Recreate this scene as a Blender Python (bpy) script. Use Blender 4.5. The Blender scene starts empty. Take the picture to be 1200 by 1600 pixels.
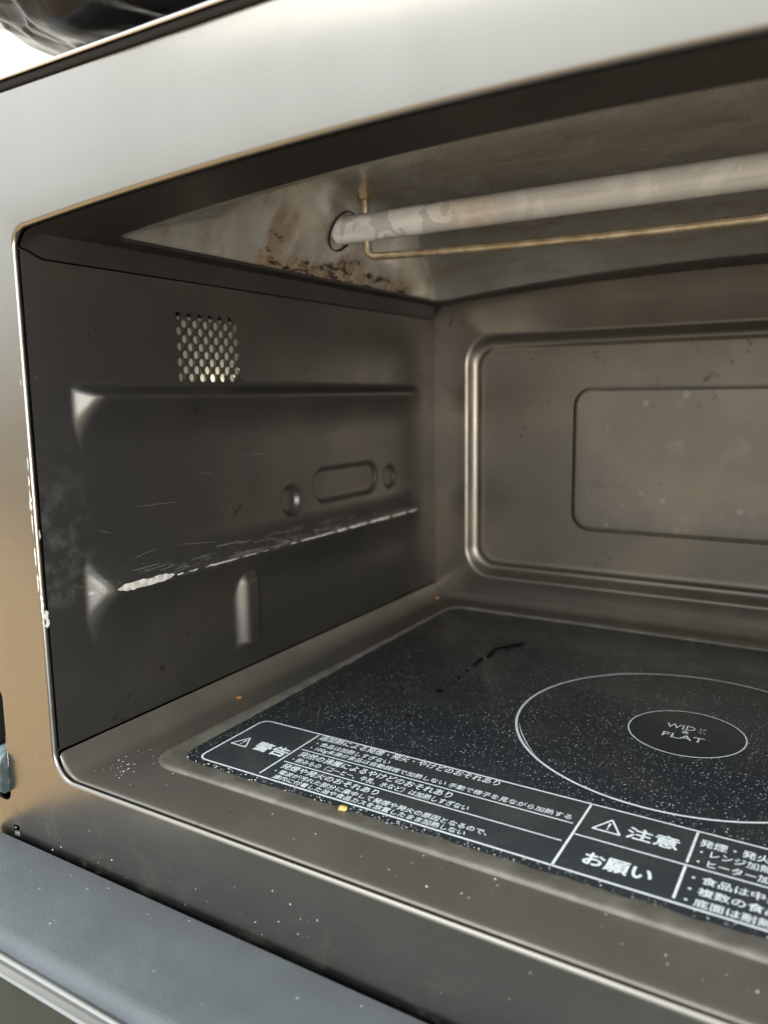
import bpy, bmesh, math, random
from mathutils import Vector, Matrix, noise

random.seed(7)
SC = bpy.context.scene
COL = SC.collection

# ------------------------------------------------------------------ camera
cam_d = bpy.data.cameras.new('camera')
cam = bpy.data.objects.new('camera', cam_d)
COL.objects.link(cam)
RX = Vector((0.8555890, 0.5174602, -0.0142243))      # image right
DN = Vector((0.0644123, -0.1336863, -0.9889282))     # image down
FW = Vector((-0.5136326, 0.8451999, -0.1477113))     # view direction
CP = Vector((0.2440294, -0.1681808, 0.1365601))
m = Matrix.Identity(4)
for i in range(3):
    m[i][0] = RX[i]; m[i][1] = -DN[i]; m[i][2] = -FW[i]; m[i][3] = CP[i]
cam.matrix_world = m
cam_d.sensor_fit = 'VERTICAL'
cam_d.sensor_height = 36.0
cam_d.sensor_width = 27.0
cam_d.lens = 27.73
cam_d.clip_start = 0.005
cam_d.clip_end = 50
cam_d.dof.use_dof = True
cam_d.dof.focus_distance = 0.295
cam_d.dof.aperture_fstop = 10.0
SC.camera = cam

# ------------------------------------------------------------------ world and lights
world = bpy.data.worlds.new('World')
SC.world = world
world.use_nodes = True
wn = world.node_tree.nodes
wl = world.node_tree.links
bg = wn['Background']
tc = wn.new('ShaderNodeTexCoord')
sp = wn.new('ShaderNodeSeparateXYZ')
rp = wn.new('ShaderNodeValToRGB')
mr = wn.new('ShaderNodeMapRange')
mr.inputs[1].default_value = -1; mr.inputs[2].default_value = 1
wl.new(tc.outputs['Generated'], sp.inputs[0])
wl.new(sp.outputs[2], mr.inputs[0])
wl.new(mr.outputs[0], rp.inputs[0])
cr = rp.color_ramp
cr.elements[0].position = 0.0; cr.elements[0].color = (0.16, 0.115, 0.07, 1)
cr.elements[1].position = 1.0; cr.elements[1].color = (0.90, 0.96, 0.98, 1)
e = cr.elements.new(0.47); e.color = (0.30, 0.25, 0.19, 1)
e = cr.elements.new(0.60); e.color = (0.72, 0.79, 0.82, 1)
wl.new(rp.outputs[0], bg.inputs['Color'])
bg.inputs['Strength'].default_value = 2.8

def area_light(name, loc, target, sx, sy, power, col):
    d = bpy.data.lights.new(name, 'AREA')
    d.shape = 'RECTANGLE'; d.size = sx; d.size_y = sy; d.energy = power; d.color = col
    o = bpy.data.objects.new(name, d); COL.objects.link(o)
    o.location = loc
    v = Vector(target) - Vector(loc)
    o.rotation_euler = v.to_track_quat('-Z', 'Y').to_euler()
    return o
area_light('window_light', (1.08, -1.17, -0.08), (0.10, 0.15, 0.12), 0.68, 0.95, 36, (1.0, 0.98, 0.94))
area_light('ceiling_light', (-0.5, -0.9, 1.7), (0.15, 0.0, 0.1), 1.2, 1.0, 10, (1.0, 0.97, 0.92))

SC.view_settings.view_transform = 'Standard'
SC.view_settings.look = 'None'
SC.view_settings.exposure = 0.0
SC.view_settings.gamma = 1.0
SC.view_settings.use_curve_mapping = False
SC.render.engine = 'CYCLES'
SC.cycles.use_denoising = True
SC.cycles.max_bounces = 8
SC.cycles.caustics_reflective = False
SC.cycles.caustics_refractive = False
SC.cycles.sample_clamp_indirect = 4.0

# ------------------------------------------------------------------ material helpers
class NT:
    def __init__(self, name):
        self.mat = bpy.data.materials.new(name)
        self.mat.use_nodes = True
        self.n = self.mat.node_tree.nodes; self.l = self.mat.node_tree.links
        self.b = self.n['Principled BSDF']
        self.tc = self.n.new('ShaderNodeTexCoord')
        self.co = self.tc.outputs['Object']
    def mapped(self, scale):
        mp = self.n.new('ShaderNodeMapping'); mp.inputs['Scale'].default_value = scale
        self.l.new(self.co, mp.inputs['Vector']); return mp.outputs[0]
    def noise(self, scale, detail=4, rough=0.55, vec=None, dist=0.0):
        t = self.n.new('ShaderNodeTexNoise')
        t.inputs['Scale'].default_value = scale; t.inputs['Detail'].default_value = detail
        t.inputs['Roughness'].default_value = rough; t.inputs['Distortion'].default_value = dist
        self.l.new(vec or self.co, t.inputs['Vector']); return t.outputs['Fac']
    def voronoi(self, scale, vec=None, rnd=1.0):
        t = self.n.new('ShaderNodeTexVoronoi'); t.inputs['Scale'].default_value = scale
        t.inputs['Randomness'].default_value = rnd
        self.l.new(vec or self.co, t.inputs['Vector']); return t.outputs['Distance'], t.outputs['Color']
    def ramp(self, fac, a, b, ca=0.0, cb=1.0):
        t = self.n.new('ShaderNodeMapRange'); t.interpolation_type = 'SMOOTHSTEP'
        t.inputs[1].default_value = a; t.inputs[2].default_value = b
        t.inputs[3].default_value = ca; t.inputs[4].default_value = cb
        self.l.new(fac, t.inputs[0]); return t.outputs[0]
    def math(self, op, a, b=None):
        t = self.n.new('ShaderNodeMath'); t.operation = op
        for i, v in enumerate((a, b)):
            if v is None: continue
            if isinstance(v, (int, float)): t.inputs[i].default_value = v
            else: self.l.new(v, t.inputs[i])
        return t.outputs[0]
    def mix(self, fac, a, b):
        t = self.n.new('ShaderNodeMix'); t.data_type = 'RGBA'
        if isinstance(fac, (int, float)): t.inputs[0].default_value = fac
        else: self.l.new(fac, t.inputs[0])
        for i, v in ((6, a), (7, b)):
            if isinstance(v, tuple): t.inputs[i].default_value = (*v, 1)
            else: self.l.new(v, t.inputs[i])
        return t.outputs[2]
    def blob(self, c, r, soft=0.5):
        """1 inside a round spot of radius r about c, 0 outside (a stain's own place)"""
        t = self.n.new('ShaderNodeVectorMath'); t.operation = 'DISTANCE'
        self.l.new(self.co, t.inputs[0]); t.inputs[1].default_value = c
        return self.ramp(t.outputs['Value'], r * (1 - soft), r, 1.0, 0.0)
    def axis(self, i):
        t = self.n.new('ShaderNodeSeparateXYZ'); self.l.new(self.co, t.inputs[0]); return t.outputs[i]
    def set(self, key, v):
        if isinstance(v, tuple): self.b.inputs[key].default_value = (*v, 1)
        elif isinstance(v, (int, float)): self.b.inputs[key].default_value = v
        else: self.l.new(v, self.b.inputs[key])
    def bump(self, h, strength, dist=0.001):
        t = self.n.new('ShaderNodeBump'); t.inputs['Strength'].default_value = strength
        t.inputs['Distance'].default_value = dist
        self.l.new(h, t.inputs['Height']); self.l.new(t.outputs[0], self.b.inputs['Normal'])

def plain(name, col, metal=0.0, rough=0.5, spec=0.5):
    t = NT(name); t.set('Base Color', col); t.set('Metallic', metal); t.set('Roughness', rough)
    t.set('Specular IOR Level', spec); return t.mat

def coat_material(name, base, metal, rough, dirt=1.0, pale=0.35):
    """dark brown-grey baked oven enamel, with grease film, splashes and pale dried specks"""
    t = NT(name)
    n1 = t.noise(16, 5, 0.6)
    film = t.ramp(n1, 0.42, 0.68)
    col = t.mix(film, base, tuple(c * k for c, k in zip(base, (1.28, 1.22, 1.12))))
    n2 = t.noise(120, 3, 0.6, dist=0.4)
    n3 = t.noise(22, 2, 0.5)
    spot = t.math('MULTIPLY', t.ramp(n2, 0.64, 0.70), t.ramp(n3, 0.50, 0.60))
    col = t.mix(t.math('MULTIPLY', spot, 0.6 * dirt), col, (0.028, 0.018, 0.012))
    d, c = t.voronoi(330)
    sc = t.n.new('ShaderNodeSeparateColor'); t.l.new(c, sc.inputs[0])
    rare = t.math('MULTIPLY', t.ramp(sc.outputs[0], 0.955, 0.97), sc.outputs[1])
    dot = t.math('MULTIPLY', t.math('MULTIPLY', t.ramp(d, 0.06, 0.24, 1, 0), rare), t.ramp(t.noise(700, 2), 0.45, 0.6))
    col = t.mix(t.math('MULTIPLY', dot, pale), col, (0.42, 0.40, 0.36))
    t.set('Base Color', col)
    t.set('Metallic', metal); t.set('Specular IOR Level', 0.62)
    r = t.math('ADD', t.ramp(t.noise(30, 5, 0.65), 0.3, 0.7, rough - 0.03, rough + 0.05), t.math('MULTIPLY', spot, 0.12))
    t.set('Roughness', r)
    fine = t.noise(1500, 2, 0.5)
    t.bump(t.math('ADD', t.math('MULTIPLY', fine, 0.3), t.math('MULTIPLY', spot, 0.5)), 0.16, 0.0006)
    return t

M = {}
# side wall coating, with a scuffed band where trays are pushed in
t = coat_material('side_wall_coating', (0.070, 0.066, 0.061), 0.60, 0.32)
scz = t.axis(2); scy = t.axis(1)
band = t.math('MULTIPLY', t.ramp(scz, 0.058, 0.068), t.ramp(scz, 0.135, 0.080, 0.0, 1.0))
edge = t.ramp(scy, 0.012, 0.028, 1.0, 0.0)
streak = t.ramp(t.noise(1.0, 4, 0.7, t.mapped((60, 110, 420))), 0.53, 0.72)
sc1 = t.math('MULTIPLY', t.math('MULTIPLY', band, edge), t.ramp(t.noise(90, 5, 0.7), 0.42, 0.68))
ledge = t.math('MULTIPLY', t.ramp(scz, 0.0620, 0.0650), t.ramp(scz, 0.0740, 0.0670, 0.0, 1.0))
sc2 = t.math('MULTIPLY', ledge, streak)
scuff = t.math('MAXIMUM', t.math('MULTIPLY', sc1, 0.30), t.math('MULTIPLY', sc2, 0.50))
bc = t.b.inputs['Base Color'].links[0].from_socket
t.set('Base Color', t.mix(scuff, bc, (0.36, 0.37, 0.37)))
M['side'] = t.mat
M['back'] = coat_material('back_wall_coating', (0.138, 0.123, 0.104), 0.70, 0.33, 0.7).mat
t = coat_material('back_cover_coating', (0.160, 0.143, 0.121), 0.62, 0.35, 0.4)
wn_ = t.ramp(t.noise(70, 5, 0.65, dist=0.6), 0.56, 0.72)
d, c = t.voronoi(95); s_ = t.n.new('ShaderNodeSeparateColor'); t.l.new(c, s_.inputs[0])
drop = t.math('MULTIPLY', t.ramp(d, 0.16, 0.22, 1, 0), t.ramp(s_.outputs[0], 0.70, 0.74))
bc = t.b.inputs['Base Color'].links[0].from_socket
wm = t.math('MAXIMUM', t.math('MULTIPLY', wn_, 0.30), t.math('MULTIPLY', drop, 0.5))
t.set('Base Color', t.mix(wm, bc, (0.30, 0.27, 0.24)))
M['cover'] = t.mat
M['pan'] = coat_material('floor_pan_coating', (0.165, 0.149, 0.127), 0.48, 0.30, 0.8, 0.5).mat
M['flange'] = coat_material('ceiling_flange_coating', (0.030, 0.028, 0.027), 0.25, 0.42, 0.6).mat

# front frame: champagne grey metallic paint, fine vertical drag
t = NT('frame_metallic_paint')
fn = t.noise(1.0, 3, 0.6, t.mapped((25, 25, 5)))
n2 = t.noise(60, 4, 0.6)
low = t.ramp(t.axis(2), -0.004, -0.026)
grime = t.math('MULTIPLY', t.ramp(t.noise(75, 6, 0.7, dist=0.5), 0.50, 0.68), t.math('MULTIPLY', low, t.ramp(t.axis(0), 0.0, 0.06, 0.5, 0.14)))
col = t.mix(t.ramp(fn, 0.3, 0.7), (0.268, 0.250, 0.223), (0.284, 0.266, 0.238))
col = t.mix(grime, col, (0.06, 0.035, 0.015))
t.set('Base Color', col); t.set('Metallic', t.math('SUBTRACT', 1.0, t.math('MULTIPLY', grime, 0.6)))
drag = t.noise(1.0, 4, 0.6, t.mapped((4, 4, 60)))
smear = t.ramp(t.noise(24, 5, 0.6, dist=0.8), 0.55, 0.72)
t.set('Roughness', t.math('ADD', t.ramp(drag, 0.3, 0.7, 0.25, 0.31), t.math('MULTIPLY', smear, 0.05)))
M['frame'] = t.mat

# bare aluminised steel over the heater, burnt on in places
t = NT('burnt_aluminised_steel')
n1 = t.noise(28, 5, 0.6); n2 = t.noise(1.0, 6, 0.68, t.mapped((75, 60, 95)), 0.5); n3 = t.noise(1.0, 4, 0.6, t.mapped((26, 90, 60)))
base = t.mix(t.ramp(n1, 0.35, 0.68), (0.58, 0.575, 0.54), (0.46, 0.435, 0.38))
base = t.mix(t.ramp(n3, 0.50, 0.70, 0.0, 0.50), base, (0.33, 0.26, 0.17))
ax, ay, az = t.axis(0), t.axis(1), t.axis(2)
wob = t.math('SUBTRACT', t.noise(70, 4, 0.6), 0.5)
ay2 = t.math('ADD', ay, t.math('MULTIPLY', wob, 0.016)); az2 = t.math('ADD', az, t.math('MULTIPLY', wob, 0.012))
nearl = t.ramp(ax, 0.060, 0.030, 0.0, 1.0)
# burnt band along the lower edge, and a run coming down beside the heater
band = t.math('MULTIPLY', t.math('MULTIPLY', t.ramp(az2, 0.2030, 0.1965, 0.0, 1.0), t.ramp(ay2, 0.098, 0.112)), t.math('MULTIPLY', t.ramp(ay2, 0.262, 0.225, 0.0, 1.0), nearl))
run = t.math('MULTIPLY', t.math('MULTIPLY', t.ramp(ay2, 0.108, 0.114), t.ramp(ay2, 0.130, 0.121, 0.0, 1.0)), t.math('MULTIPLY', t.ramp(az, 0.222, 0.212, 0.0, 1.0), nearl))
run2 = t.math('MULTIPLY', t.math('MULTIPLY', t.ramp(ay2, 0.160, 0.170), t.ramp(ay2, 0.196, 0.184, 0.0, 1.0)), t.math('MULTIPLY', t.ramp(az2, 0.2080, 0.2000, 0.0, 1.0), nearl))
place = t.math('MAXIMUM', t.math('MAXIMUM', band, t.math('MULTIPLY', run, 0.85)), run2)
for c, r in (((0.050, 0.236, 0.205), 0.014), ((0.215, 0.252, 0.212), 0.008), ((0.10, 0.245, 0.211), 0.010), ((0.165, 0.240, 0.214), 0.010), ((0.19, 0.262, 0.211), 0.010)):
    place = t.math('MAXIMUM', place, t.math('MULTIPLY', t.blob(c, r, 0.9), 0.8))
drips = t.noise(1.0, 5, 0.62, t.mapped((55, 150, 42)), 0.35)
crust = t.noise(1.0, 5, 0.70, t.mapped((110, 70, 260)), 0.3)
brown = t.math('MULTIPLY', place, t.ramp(drips, 0.38, 0.53))
black = t.math('MULTIPLY', t.ramp(place, 0.35, 0.9), t.math('MULTIPLY', t.ramp(crust, 0.52, 0.57), t.ramp(t.axis(2), 0.214, 0.203, 0.1, 1.0)))
halo = t.math('MULTIPLY', place, 0.45)
base = t.mix(halo, base, (0.34, 0.26, 0.15))
base = t.mix(t.math('MULTIPLY', brown, 0.85), base, (0.19, 0.115, 0.05))
base = t.mix(t.math('MULTIPLY', black, 0.95), base, (0.015, 0.009, 0.006))
t.set('Base Color', base)
t.set('Metallic', t.math('SUBTRACT', 0.66, t.math('MULTIPLY', brown, 0.55)))
t.set('Roughness', t.ramp(n1, 0.3, 0.7, 0.22, 0.36))
t.bump(t.noise(45, 3, 0.5), 0.22, 0.0012)
M['steel'] = t.mat

# quartz heater tube: frosted, with pale blotches
t = NT('frosted_heater_tube')
bl = t.ramp(t.noise(70, 3, 0.55, dist=0.8), 0.52, 0.535)
left = t.ramp(t.axis(0), 0.065, 0.105, 1.0, 0.25)
col = t.mix(t.math('MULTIPLY', bl, left), (0.55, 0.54, 0.51), (0.80, 0.79, 0.76))
am = t.math('MULTIPLY', t.blob((0.094, 0.156, 0.212), 0.022, 0.9), 0.4)
col = t.mix(am, col, (0.60, 0.47, 0.28))
col = t.mix(t.ramp(t.noise(1.0, 4, 0.6, t.mapped((30, 200, 200))), 0.45, 0.72, 0, 0.4), col, (0.37, 0.345, 0.31))
t.set('Base Color', col); t.set('Roughness', 0.30); t.set('Coat Weight', 0.4); t.set('Coat Roughness', 0.25)
M['tube'] = t.mat

t = NT('tarnished_brass_rod')
t.set('Base Color', t.mix(t.ramp(t.noise(160, 4, 0.6), 0.35, 0.65), (0.40, 0.31, 0.19), (0.58, 0.49, 0.35)))
t.set('Metallic', 0.75); t.set('Roughness', 0.42)
M['brass'] = t.mat
M['black'] = plain('hole_shade_black', (0.012, 0.012, 0.013), 0, 0.6)  # black colour stands in for shade inside the heater hole and hinge slot
M['dark'] = plain('dark_inner_case', (0.045, 0.044, 0.040), 0, 0.7)
M['mica'] = plain('pale_lamp_reflector', (0.76, 0.74, 0.64), 0.1, 0.6)
M['chip'] = None
t = NT('bare_metal_chip')
t.set('Base Color', t.mix(t.ramp(t.noise(400, 3), 0.4, 0.6), (0.72, 0.70, 0.64), (0.50, 0.48, 0.43))); t.set('Roughness', 0.55); t.set('Metallic', 0.15)
M['chip'] = t.mat
M['scratch'] = plain('fine_scratch', (0.30, 0.29, 0.28), 0.2, 0.5)

# speckled ceramic glass
t = NT('speckled_ceramic_glass')
flat = t.mapped((1, 1, 0))
def specks(sc, thr, r0, r1):
    d, c = t.voronoi(sc, flat)
    s = t.n.new('ShaderNodeSeparateColor'); t.l.new(c, s.inputs[0])
    return t.math('MULTIPLY', t.ramp(d, r0, r1, 1, 0), t.math('MULTIPLY', t.ramp(s.outputs[0], thr, thr + 0.1), t.ramp(s.outputs[1], 0.0, 1.0, 0.35, 1.0)))
sp_ = t.math('MULTIPLY', t.math('MAXIMUM', specks(620, 0.32, 0.12, 0.27), specks(1150, 0.55, 0.12, 0.30)), t.ramp(t.noise(45, 4, 0.6, flat), 0.3, 0.6, 0.35, 1.0))
film = t.math('MULTIPLY', t.ramp(t.noise(26, 5, 0.6, flat), 0.50, 0.72), 0.5)
vd = t.n.new('ShaderNodeVectorMath'); vd.operation = 'DISTANCE'; t.l.new(flat, vd.inputs[0]); vd.inputs[1].default_value = (0.1908, 0.151, 0)
disc = t.ramp(vd.outputs['Value'], 0.0218, 0.0222)
col = t.mix(film, (0.024, 0.028, 0.032), (0.050, 0.046, 0.039))
stain = t.math('MULTIPLY', t.ramp(t.noise(95, 5, 0.65, flat, 0.7), 0.52, 0.60), t.ramp(vd.outputs['Value'], 0.010, 0.030, 0.7, 0.0))
col = t.mix(t.math('MULTIPLY', sp_, disc), col, (0.58, 0.60, 0.62))
col = t.mix(stain, col, (0.035, 0.020, 0.010))
t.set('Base Color', col)
t.set('Roughness', t.math('ADD', t.ramp(t.noise(34, 5, 0.65, flat), 0.3, 0.72, 0.17, 0.34), t.math('MULTIPLY', stain, 0.2)))
M['glass'] = t.mat
t = NT('label_ground_sheen')  # plain dark glass, colour lightened to stand in for its reflections
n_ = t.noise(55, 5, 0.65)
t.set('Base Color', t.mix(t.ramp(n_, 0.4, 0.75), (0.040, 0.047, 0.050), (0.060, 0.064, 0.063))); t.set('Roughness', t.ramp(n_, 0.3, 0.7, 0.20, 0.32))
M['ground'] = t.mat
t = NT('white_enamel_print')
t.set('Base Color', t.mix(t.ramp(t.noise(300, 4, 0.6), 0.45, 0.75), (0.88, 0.93, 0.94), (0.72, 0.77, 0.78))); t.set('Roughness', 0.4)
M['print'] = t.mat
t = NT('greasy_silicone_sealant')
n_ = t.noise(90, 5, 0.6)
t.set('Base Color', t.mix(t.ramp(n_, 0.35, 0.7), (0.115, 0.106, 0.087), (0.185, 0.171, 0.140))); t.set('Roughness', 0.36)
t.bump(n_, 0.25, 0.0006)
M['seal'] = t.mat
# door
t = NT('blue_grey_textured_plastic')
n_ = t.noise(1400, 2, 0.5); n2 = t.noise(40, 5, 0.6)
d, c = t.voronoi(420); s_ = t.n.new('ShaderNodeSeparateColor'); t.l.new(c, s_.inputs[0])
dust = t.math('MULTIPLY', t.ramp(d, 0.10, 0.24, 1, 0), t.ramp(s_.outputs[0], 0.965, 0.98))
col = t.mix(t.ramp(n2, 0.35, 0.7), (0.092, 0.102, 0.110), (0.115, 0.126, 0.134))
col = t.mix(t.math('MULTIPLY', dust, 0.6), col, (0.5, 0.52, 0.52))
t.set('Base Color', col); t.set('Roughness', t.ramp(n2, 0.3, 0.7, 0.40, 0.55))
t.bump(n_, 0.35, 0.0005)
M['door'] = t.mat
M['doorglass'] = plain('smoked_door_glass', (0.045, 0.042, 0.030), 0, 0.12)
M['chrome'] = plain('satin_chrome_trim', (0.72, 0.71, 0.69), 1.0, 0.22)
M['trim'] = plain('dark_trim', (0.012, 0.009, 0.007), 0, 0.6, 0.1)
t = NT('galvanised_hinge_steel')
t.set('Base Color', t.mix(t.ramp(t.noise(220, 4), 0.4, 0.65), (0.10, 0.135, 0.135), (0.26, 0.30, 0.29))); t.set('Metallic', 0.5); t.set('Roughness', 0.5)
M['hinge'] = t.mat
M['sauce'] = plain('dried_sauce', (0.006, 0.003, 0.002), 0, 0.55, 0.15)
M['crumb_yellow'] = plain('yellow_crumb', (0.62, 0.45, 0.14), 0, 0.7)
M['crumb_orange'] = plain('orange_crumb', (0.42, 0.19, 0.07), 0, 0.7)
M['dust'] = plain('pale_dust', (0.62, 0.60, 0.56), 0, 0.8)
# plastic packet
t = NT('glossy_black_film')
pm = t.math('MULTIPLY', t.ramp(t.noise(9, 2, 0.5), 0.40, 0.44), 1.0)
M['packet'] = t.mat
# setting
M['wall'] = plain('white_painted_wall', (0.86, 0.85, 0.81), 0, 0.7)
t = NT('oak_counter_top')
n_ = t.noise(1.0, 5, 0.6, t.mapped((3, 60, 60)))
t.set('Base Color', t.mix(t.ramp(n_, 0.3, 0.7), (0.58, 0.37, 0.17), (0.70, 0.48, 0.25))); t.set('Roughness', 0.45)
M['wood'] = t.mat

# ------------------------------------------------------------------ mesh helpers
def link(name, me, mat, parent=None, smooth=True, angle=40):
    if mat: me.materials.append(mat)
    if smooth:
        me.polygons.foreach_set('use_smooth', [True] * len(me.polygons))
        if angle: me.set_sharp_from_angle(angle=math.radians(angle))
    o = bpy.data.objects.new(name, me); COL.objects.link(o)
    if parent is not None:
        o.parent = parent
        if parent.type == 'EMPTY': o.location = -parent.location
    return o
def mesh(name, verts, faces):
    me = bpy.data.meshes.new(name); me.from_pydata([tuple(v) for v in verts], [], faces); me.update(); return me
def bm_mesh(name, bm, recalc=True):
    if recalc: bmesh.ops.recalc_face_normals(bm, faces=bm.faces)
    me = bpy.data.meshes.new(name); bm.to_mesh(me); bm.free(); return me
def loft(rings, cap_last=False, cap_first=False, flip=False):
    """rings of equal length, closed; quads between"""
    n = len(rings[0]); v = [p for r in rings for p in r]; f = []
    for k in range(len(rings) - 1):
        a = k * n; b = a + n
        for i in range(n):
            j = (i + 1) % n
            q = (a + i, a + j, b + j, b + i)
            f.append(q[::-1] if flip else q)
    if cap_last:
        q = tuple(range((len(rings) - 1) * n, len(rings) * n)); f.append(q[::-1] if flip else q)
    if cap_first:
        q = tuple(range(n))[::-1]; f.append(q[::-1] if flip else q)
    return v, f
def rrect(x0, x1, y0, y1, r, nc=8, ns=24):
    """rounded rectangle, counter-clockwise, the same point count for any size"""
    P = []
    cs = ((x0 + r, y0 + r, math.pi), (x1 - r, y0 + r, 1.5 * math.pi), (x1 - r, y1 - r, 0), (x0 + r, y1 - r, .5 * math.pi))
    for k, (cx, cy, a0) in enumerate(cs):
        for i in range(nc + 1):
            a = a0 + i / nc * math.pi / 2
            P.append((cx + r * math.cos(a), cy + r * math.sin(a)))
        nx, ny, na = cs[(k + 1) % 4]
        ex, ey = nx + r * math.cos(na), ny + r * math.sin(na)
        sx, sy = P[-1]
        for i in range(1, ns):
            P.append((sx + (ex - sx) * i / ns, sy + (ey - sy) * i / ns))
    return P
def box_bm(bm, x0, x1, y0, y1, z0, z1, bevel=0.0):
    r = bmesh.ops.create_cube(bm, size=1)
    for v in r['verts']:
        v.co = Vector(((x0 + x1) / 2 + v.co.x * (x1 - x0), (y0 + y1) / 2 + v.co.y * (y1 - y0), (z0 + z1) / 2 + v.co.z * (z1 - z0)))
    if bevel:
        es = list({e for v in r['verts'] for e in v.link_edges})
        bmesh.ops.bevel(bm, geom=es, offset=bevel, segments=3, affect='EDGES', profile=0.5)
def fill_loops(loops, to3):
    """planar sheet bounded by the first loop, the others are holes"""
    bm = bmesh.new(); es = []
    for lp in loops:
        vs = [bm.verts.new(to3(p)) for p in lp]
        es += [bm.edges.new((vs[i], vs[(i + 1) % len(vs)])) for i in range(len(vs))]
    bmesh.ops.triangle_fill(bm, use_beauty=True, use_dissolve=False, edges=es)
    return bm
def sweep(path, rad, nseg=16):
    """round bar along a path of points"""
    rings = []
    n = len(path); up0 = None
    for i, p in enumerate(path):
        d = (path[min(i + 1, n - 1)] - path[max(i - 1, 0)]).normalized()
        if up0 is None: up0 = d.orthogonal().normalized()
        u = (up0 - d * up0.dot(d)).normalized(); up0 = u; w = d.cross(u)
        rr_ = rad(i / (n - 1)) if callable(rad) else rad
        rings.append([p + u * rr_ * math.cos(a) + w * rr_ * math.sin(a) for a in [2 * math.pi * k / nseg for k in range(nseg)]])
    return loft(rings, True, True)
def sst(a, b, x):
    t_ = max(0.0, min(1.0, (x - a) / (b - a))); return t_ * t_ * (3 - 2 * t_)

# ------------------------------------------------------------------ setting
W, D = 0.38, 0.30
CX = W / 2
ZB = -0.105                                            # counter height
bm = bmesh.new(); box_bm(bm, -2.0, 2.4, 0.52, 0.56, -1.0, 2.2)
o = link('wall', bm_mesh('wall', bm), M['wall'], None, False); o['kind'] = 'structure'
bm = bmesh.new(); box_bm(bm, -1.3, 1.7, -0.75, 0.515, ZB - 0.04, ZB, 0.004)
o = link('counter_top', bm_mesh('counter_top', bm), M['wood'], None, True); o['kind'] = 'structure'

# ------------------------------------------------------------------ the oven
oven = bpy.data.objects.new('microwave_oven', None); COL.objects.link(oven)
oven.location = (CX, 0.16, ZB)
oven['label'] = 'grey metal microwave oven with its drop-down door open, showing the dark cavity'
oven['category'] = 'microwave oven'

def arch(x): return 1.0 - ((x - CX) / CX) ** 2
def lip_top(x): return 0.1915 + 0.0095 * arch(x)

# --- opening outline (x, z), counter-clockwise
def opening(off=0.0):
    P = []
    r = 0.0065
    def arc(cx, cz, a0, a1, n=10, rr_=r):
        for i in range(n + 1):
            a = a0 + (a1 - a0) * i / n; P.append((cx + rr_ * math.cos(a), cz + rr_ * math.sin(a)))
    rb = 0.0090
    arc(rb, rb, math.pi, 1.5 * math.pi, 10, rb)
    for i in range(1, 24): P.append((rb + (W - 2 * rb) * i / 24, 0))
    arc(W - rb, rb, 1.5 * math.pi, 2 * math.pi, 10, rb)
    zt = lip_top(r) - r
    for i in range(1, 12): P.append((W, rb + (zt - rb) * i / 12))
    arc(W - r, zt, 0, math.pi / 2)
    for i in range(1, 32):
        x = W - r - (W - 2 * r) * i / 32; P.append((x, lip_top(x)))
    arc(r, zt, math.pi / 2, math.pi)
    for i in range(1, 12): P.append((0, zt - (zt - rb) * i / 12))
    n = len(P); Q = []
    for i in range(n):
        a = Vector(P[i - 1]); b = Vector(P[(i + 1) % n]); d = (b - a).normalized()
        Q.append((P[i][0] + d.y * off, P[i][1] - d.x * off))
    return Q
LR = 0.0014                                            # radius of the rolled lip
FY = 0.0025                                            # the cavity liner starts here
FX0, FX1, FZ0, FZ1 = -0.062, W + 0.10, -0.085, 0.2330
slot = rrect(-0.0385, -0.0283, -0.0172, 0.0285, 0.0040, 5, 2)
peg = [(-0.0282, -0.0300), (-0.0248, -0.0300), (-0.0248, -0.0262), (-0.0282, -0.0262)]
bm = fill_loops([rrect(FX0, FX1, FZ0, FZ1, 0.002, 4, 2), opening(LR), slot, peg], lambda p: (p[0], 0.0, p[1]))
for v in bm.verts: pass
me_face = bm_mesh('front_frame', bm, False)
# build: face + rolled lip + outer return + slot returns in one mesh
bm = bmesh.new(); bm.from_mesh(me_face); bpy.data.meshes.remove(me_face)
def add_rings(rings):
    vs = [[bm.verts.new(p) for p in r] for r in rings]
    n = len(rings[0])
    for k in range(len(rings) - 1):
        for i in range(n):
            j = (i + 1) % n
            bm.faces.new((vs[k][i], vs[k][j], vs[k + 1][j], vs[k + 1][i]))
ring3 = lambda off, y: [(x, y, z) for x, z in opening(off)]
add_rings([ring3(LR * (1 - math.sin(a)), LR * (1 - math.cos(a))) for a in [i / 6 * math.pi / 2 for i in range(7)]] + [ring3(0.0, 0.0017), ring3(0.0005, 0.0019), ring3(0.0007, 0.0030)])
add_rings([[(x, y, z) for x, z in rrect(FX0 - e_, FX1 + e_, FZ0 - e_, FZ1 + e_, 0.002 + e_, 4, 2)] for e_, y in ((0, 0), (0.0012, 0.0006), (0.0016, 0.002), (0.0016, 0.012))])
add_rings([[(x, y, z) for x, z in slot] for y in (0, 0.0012)])
add_rings([[(x, y, z) for x, z in peg] for y in (0, 0.0012)])
bmesh.ops.remove_doubles(bm, verts=bm.verts, dist=1e-6)
frame = link('front_frame', bm_mesh('front_frame', bm), M['frame'], oven, True, 30)

# --- outer case behind the frame
bm = bmesh.new()
v0 = rrect(FX0 + 0.001, FX1 - 0.001, FZ0, 0.2350, 0.006, 5, 2)
rings = [[(x, y, z) for x, z in v0] for y in (0.012, 0.365)]
v, f = loft(rings, True)
link('outer_case', mesh('outer_case', v, f), M['dark'], oven, True, 30)
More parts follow.
